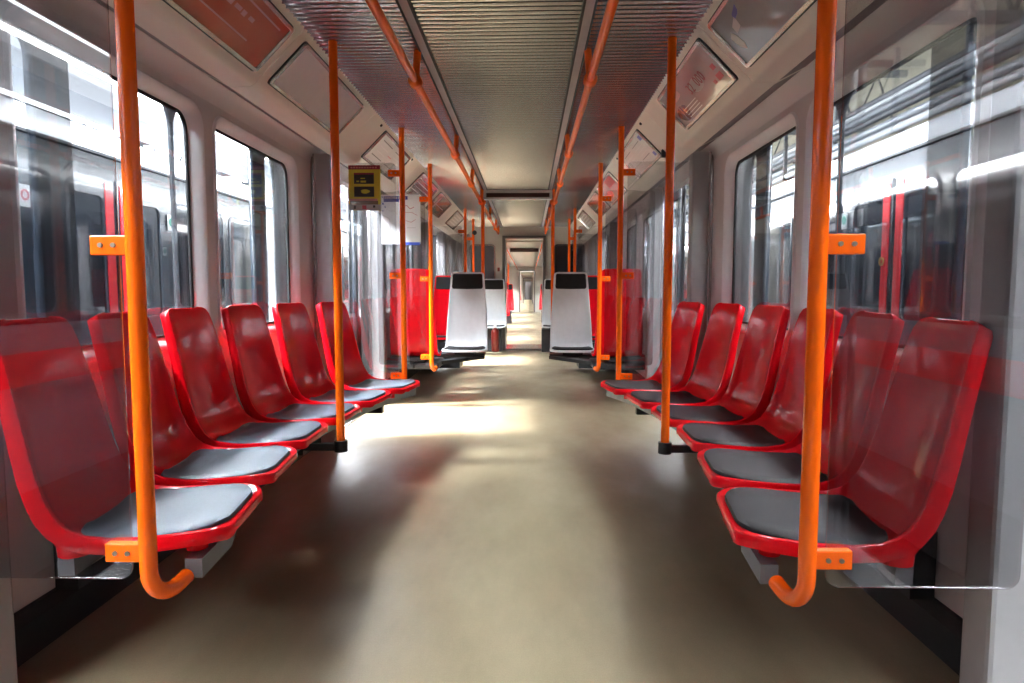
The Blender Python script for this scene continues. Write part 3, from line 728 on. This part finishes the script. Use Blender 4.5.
# ================================================================ THE NEXT CARS seen through the gangway
far_seat = None
def put_far(x, y, lab, grp):
    global far_seat
    if far_seat is None:
        far_seat = make_high('high_back_seat', lab, M['red'], grp); MB().box(.14, .36, -.15, .15, 0, .376).obj('pedestal', M['darksteel'], far_seat)
        far_seat.location = (x, y, 0); far_seat.rotation_euler = (0, 0, -PI / 2); o = far_seat
    else: o = copy_tree(far_seat, (x, y, 0), -PI / 2, lab)
    o['group'] = grp
def far_car(ya, yb, idx):
    L = yb - ya
    struct(MB().box(-1.40, 1.40, ya - .1, yb + .6, -.06, 0).obj('floor', M['floor']))
    struct(MB().box(-1.0, 1.0, ya, yb, 2.08, 2.12).obj('ceiling', M['plate']))
    dw = [ya + 1.15 + 4.35 * k for k in range(4)]
    for side, sg in SIDES:
        mb = MB(); x0, x1 = sorted((sg * 1.30, sg * 1.36))
        edges = [ya] + [e for d in dw for e in (d, d + 1.42)] + [yb]
        for i in range(0, len(edges), 2):
            a, b = edges[i], edges[i + 1]
            mb.box(x0, x1, a, b, 0, .80); mb.box(x0, x1, a, b, 1.80, 1.95)
            if b - a < 1.6: w = [(a + .2, b - .2)]
            else: m_ = (a + b) / 2; w = [(a + .38, m_ - .06), (m_ + .06, b - .38)]
            prev = a
            for (c, d) in w: mb.box(x0, x1, prev, c, .8, 1.8); prev = d
            mb.box(x0, x1, prev, b, .8, 1.8)
        w_ = struct(mb.obj('wall_' + side, M['wall']))
        MB().prism([(sg * .80, 2.09), (sg * 1.0, 1.88), (sg * 1.12, 1.855), (sg * 1.36, 1.93), (sg * 1.36, 2.1)], ya, yb).obj('cove_panel', M['cove'], w_)
        r = tag(MB().tube([(sg * .39, ya + .3, 1.95), (sg * .39, yb - .2, 1.95)], .0175, 8).obj('overhead_rail', M['orange']), '%s overhead rail in the %s car beyond the gangway' % (side, ordn[idx]), 'handrail')
        for d in dw:
            for q, yy in enumerate((d + .05, d + 1.37)):
                if idx > 1 and q: continue
                tag(MB().tube([(sg * .72, yy, 2.08), (sg * .72, yy, .35)], .0185, 8).obj('grab_pole', M['orange']), 'distant orange pole, %s of the %s line in the %s car beyond the gangway' % (['nearest', 'second', 'third', 'fourth', 'fifth', 'sixth', 'seventh', 'farthest'][dw.index(d) * (2 if idx < 2 else 1) + q], side, ordn[idx]), 'pole', 'distant poles beyond the gangway')
    e = struct(sheet_obj('wall_end', [[(-1.36, 0), (DX0, 0), (DX0, DZ), (DX1, DZ), (DX1, 0), (1.36, 0), (1.36, 2.16), (-1.36, 2.16)]], .06, M['endwall'], eax(yb + .03)))
    e2 = struct(sheet_obj('wall_end', [[(-1.36, 0), (DX0, 0), (DX0, DZ), (DX1, DZ), (DX1, 0), (1.36, 0), (1.36, 2.16), (-1.36, 2.16)]], .06, M['endwall'], eax(ya)))
    for y in (yb - .02,):
        f = sheet_obj('door_frame', [[(DX0 - .045, 0), (DX0, 0), (DX0, DZ), (DX1, DZ), (DX1, 0), (DX1 + .045, 0), (DX1 + .045, DZ + .045), (DX0 - .045, DZ + .045)]], .08, M['doorframe'], eax(y), e)
    struct(MB().box(DX0 - .10, DX0 - .01, yb + .06, yb + .60, 0, 2.0).box(DX1 + .01, DX1 + .10, yb + .06, yb + .60, 0, 2.0).box(DX0 - .1, DX1 + .1, yb + .06, yb + .60, 1.90, 2.0).obj('trim_%d' % (20 + idx + 1), M['plate']))
    tag(MB().box(-.365, .365, ya + 5, ya + 5.08, 1.99, 2.08).obj('passenger_display', M['led'], bevel=.004), 'dark ceiling display in the %s car beyond the gangway' % ordn[idx], 'display')
    # tall seats facing back along the aisle, on both sides
    for k, d in enumerate(dw):
        if k > 1: break
        rk = ['nearest', 'second', 'third', 'fourth', 'fifth', 'sixth'][idx * 2 + k]
        put_far(-.56, d + 3.0, 'distant red seat left of the aisle beyond the gangway, %s of its line' % rk, 'distant red seats on the left beyond the gangway')
        put_far(.66, d + 3.6, 'distant red seat right of the aisle beyond the gangway, %s of its line' % rk, 'distant red seats on the right beyond the gangway')
far_car(11.98, 30.6, 0)
far_car(31.3, 49.9, 1)
far_car(50.6, 69.2, 2)
struct(MB().box(-1.4, 1.4, 69.9, 70.0, 0, 2.2).obj('wall_far', M['doorframe']))

# ================================================================ OUTSIDE: depot hall and neighbouring trains
struct(MB().box(-40, 12, -30, 90, -1.25, -1.15).obj('ground', M['hall_floor']))

def train(sg, xf, label):
    y0, y1 = -26.0, 84.0
    t = thing('neighbour_train', label, 'train', (sg * xf, 5.1, -1.1))
    inv = Matrix.Translation((-sg * xf, -5.1, 1.1))
    def fix(o, par=None):
        if par: o.parent = par; o.matrix_parent_inverse = Matrix.Identity(4)
        else: o.parent = t; o.matrix_parent_inverse = inv
        return o
    P = lambda d, z: (sg * (xf + d), z)
    fix(MB().prism([P(.02, -.28), P(0, -.2), P(0, .80), P(.03, .80), P(.03, 2.02), P(.05, 2.06), P(2.6, 2.06), P(2.6, -.28)], y0, y1).obj('body_side', M['train_grey']))
    fix(MB().prism([P(.02, 2.02), P(.05, 2.12), P(.14, 2.22), P(.34, 2.33), P(.70, 2.42), P(1.35, 2.47), P(2.0, 2.42), P(2.6, 2.2), P(2.6, 2.0), P(.1, 2.0)], y0, y1).obj('roof', M['train_roof'], smooth=True))
    fix(MB().box(*sorted((sg * (xf - .006), sg * (xf + .02))), y0, y1, .41, .62).obj('red_stripe', M['train_red']))
    fix(MB().box(*sorted((sg * (xf + .006), sg * (xf + .05))), y0, y1, .80, 2.03).obj('dark_band', M['train_band']))
    fix(MB().box(*sorted((sg * (xf - .02), sg * (xf + .03))), y0, y1, 2.025, 2.045).obj('gutter', M['hall_dark']))
    fix(MB().box(*sorted((sg * (xf + .3), sg * (xf + 2.3))), y0, y1, -1.0, -.28).obj('underframe', M['hall_dark']))
    wproto = None; dproto = None
    for k in range(-5, 12):
        yc_ = 5.1 + 4.35 * k
        for w in (.88, 1.98):
            a = yc_ + w; b = a + .98
            o = sheet_obj('window', [rrect(a, b, .84, 1.82, .10), rrect(a + .03, b - .03, .87, 1.79, .08)], .02, M['train_pillar'], lambda p, q, r: (sg * (xf + .002 + r * .5), p, q)); fix(o)
            o2 = sheet_obj('pane', [rrect(a + .02, b - .02, .86, 1.80, .08)], .01, M['train_glass'], lambda p, q, r: (sg * (xf + .004 + r * .3), p, q)); fix(o2, o)
        for s_ in (-1, 1):
            a, b = sorted((yc_ + s_ * .03, yc_ + s_ * .66))
            hole = rrect(a + (.12 if s_ > 0 else .05), b - (.05 if s_ > 0 else .12), .80, 1.72, .06)
            o = sheet_obj('door', [[(a, -.05), (b, -.05), (b, 1.86), (a, 1.86)], hole], .03, M['train_band'], lambda p, q, r: (sg * (xf - .006 + r), p, q)); fix(o)
            fix(MB().box(*sorted((sg * (xf - .028), sg * (xf - .018))), *sorted((yc_ + s_ * .045, yc_ + s_ * .135)), -.05, 1.83).obj('red_edge', M['train_red']), o)
            o2 = sheet_obj('pane', [rrect(a + .06, b - .06, .79, 1.73, .06)], .01, M['train_glass'], lambda p, q, r: (sg * (xf - .002 + r), p, q)); fix(o2, o)
        # stickers beside the doors
        for yy, m_ in ((yc_ - .92, 'printred'), (yc_ + .80, 'green')):
            st = sheet_obj('sticker', [rect(yy - .05, yy + .05, 1.55, 1.69)], .004, M['white'], lambda p, q, r: (sg * (xf - .008 + r), p, q)); fix(st)
            ring = [(yy + .036 * math.cos(2 * PI * i / 20), 1.625 + .036 * math.sin(2 * PI * i / 20)) for i in range(20)]
            rin = [(yy + .022 * math.cos(2 * PI * i / 20), 1.625 + .022 * math.sin(2 * PI * i / 20)) for i in range(20)]
            fix(sheet_obj('symbol', [ring, rin] if m_ == 'printred' else [ring], .002, M[m_], lambda p, q, r: (sg * (xf - .012 + r), p, q)), st)
        ring = [(yc_ + .12 + .035 * math.cos(2 * PI * i / 20), 1.24 + .035 * math.sin(2 * PI * i / 20)) for i in range(20)]
        rin = [(yc_ + .12 + .020 * math.cos(2 * PI * i / 20), 1.24 + .020 * math.sin(2 * PI * i / 20)) for i in range(20)]
        fix(sheet_obj('door_button', [ring, rin], .01, M['brass'], lambda p, q, r: (sg * (xf - .03 + r), p, q)))
    return t
train(-1, 3.10, 'red doored metro train with white roof standing outside the left windows')
train(1, 2.88, 'red doored metro train with white roof standing outside the right windows')

# hall roof: trusses and skylight beams on the left, cream wall and pipes on the right
bigbeam = thing('hall_gantry', 'white gantry beams running over the left neighbouring train', 'gantry', (-4.4, 5, 2.9))
for x, z, w, h, m_ in ((-4.55, 2.92, .30, .16, 'hall_white'), (-6.6, 4.3, .25, .3, 'hall_white'), (-9.5, 5.6, .3, .3, 'hall_white')):
    o = MB().box(x - w, x + w, -30, 80, z, z + h).obj('beam', M[m_]); o.parent = bigbeam; o.matrix_parent_inverse = Matrix.Translation((4.4, -5, -2.9))
for i, (x, z) in enumerate(((-3.45, 2.80), (-5.6, 3.95))):
    t = thing('light_line', 'long lit white fluorescent line above the left train, %s one' % ('lower' if i == 0 else 'upper'), 'lamp', (x, 5, z))
    MB().box(-.05, .05, -35, 75, 0.02, .05).obj('housing', M['hall_white'], t)
    MB().box(-.022, .022, -35, 75, -.01, .02).obj('tube', M['tube'], t)
for k in range(14):
    y = -8 + 6.0 * k
    t = thing('roof_truss', 'grey steel roof truss high over the left tracks', 'truss', (-12, y, 5.9), group='grey roof trusses over the left tracks')
    c = MB().tube([(-11, 0, 0), (9.5, 0, 0)], .10, 6).tube([(-11, 0, 1.5), (9.5, 0, 1.5)], .10, 6).obj('chord', M['hall_shade'], t)
    mb = MB()
    for j in range(10):
        x = -11 + 2 * j; mb.tube([(x, 0, 0), (x + 1, 0, 1.5), (x + 2, 0, 0)], .05, 6)
    mb.obj('web', M['hall_shade'], t)
    MB().tube([(-11, 0, -7), (-11, 0, 0)], .15, 8).obj('column', M['hall_shade'], t)
for k in range(19):  # unseen panels added to block sun except through the left doorways
    y = 5.15 + 4.35 * (k - 1); y1_ = y + 2.2
    if k == 0: y, y1_ = -22, 2.95
    tag(MB().box(-9.0, -3.8, y, y1_, 7.6, 7.7).obj('sun_block_panel', M['hall_shade']), 'added unseen panel blocking sun over the left tracks', 'sun blocker', 'added sun blocking panels over left tracks')
for k in range(11):
    x = -24.6 + 1.45 * k
    tag(MB().box(x, x + .40, -30, 85, 7.75, 7.9).obj('roof_purlin', M['hall_shade']), 'long grey roof strip running over the left tracks', 'purlin', 'long grey roof strips over left tracks')
struct(MB().box(-26.3, -26, -30, 90, -1.2, 4.2).obj('hall_wall_left', M['hall_white']))
struct(MB().box(8.6, 8.9, -30, 90, -1.2, 7.5).obj('hall_wall_right', M['hall_cream']))
struct(MB().box(-3.5, 8.9, -30, 90, 7.0, 7.2).obj('hall_roof_right', M['hall_dark']))  # unseen hall roof, stretched left over the car to keep sun off right train
t = thing('light_line', 'added unseen light line brightening the roof of the right train', 'lamp', (3.9, 5, 4.6))  # tube out of view, added to brighten the right train roof
MB().box(-.06, .06, -35, 75, 0.03, .08).obj('housing', M['hall_white'], t); MB().box(-.04, .04, -35, 75, -.01, .03).obj('tube', M['tube'], t)
for lx, lz, nn in ((-2.85, 3.36, 'left'), (2.65, 3.31, 'right')):  # housings for the two added fill lights, out of view
    tag(MB().box(lx - .12, lx + .12, -16, 46, lz + .02, lz + .12).obj('fill_light_housing', M['hall_grey']), 'long grey housing of the added fill light above the %s gap between trains' % nn, 'lamp')
t = thing('pipe_rack', 'rack of grey pipes and trays above the right neighbouring train', 'pipes', (4.6, 5, 3.0))
for x, z, r, m_ in ((4.3, 2.86, .045, 'hall_white'), (4.45, 3.02, .05, 'hall_grey'), (4.6, 3.22, .04, 'hall_dark'), (4.7, 3.36, .05, 'hall_grey'), (4.85, 3.52, .035, 'hall_white'), (5.0, 3.66, .05, 'hall_dark')):
    MB().tube([(x - 4.6, -35, z - 3.0), (x - 4.6, 75, z - 3.0)], r, 8).obj('pipe', M[m_], t, smooth=True)
for k in range(26):
    y = -30 + 4 * k
    MB().box(-.35, .5, y, y + .05, -.2, -.15).box(-.35, -.30, y, y + .05, -.2, .75).box(.45, .5, y, y + .05, -.2, 3.2).obj('hanger', M['hall_dark'], t)
for k in range(16):
    y = -12 + 5.5 * k
    t = thing('wall_girder', 'dark steel girder against the cream hall wall on the right', 'girder', (8.3, y, 4.6), group='steel girders on the cream hall wall')
    MB().box(-3.5, .3, -.06, .06, .0, .14).box(-3.5, .3, -.06, .06, 1.2, 1.34).obj('chord', M['hall_grey'], t)
    mb = MB()
    for j in range(4): mb.tube([(-3.5 + .9 * j, 0, .1), (-3.05 + .9 * j, 0, 1.25), (-2.6 + .9 * j, 0, .1)], .035, 6)
    mb.obj('web', M['hall_dark'], t)
struct(MB().box(-40, 12, 89.5, 90, -1.2, 8).obj('hall_end_wall', M['hall_grey']))
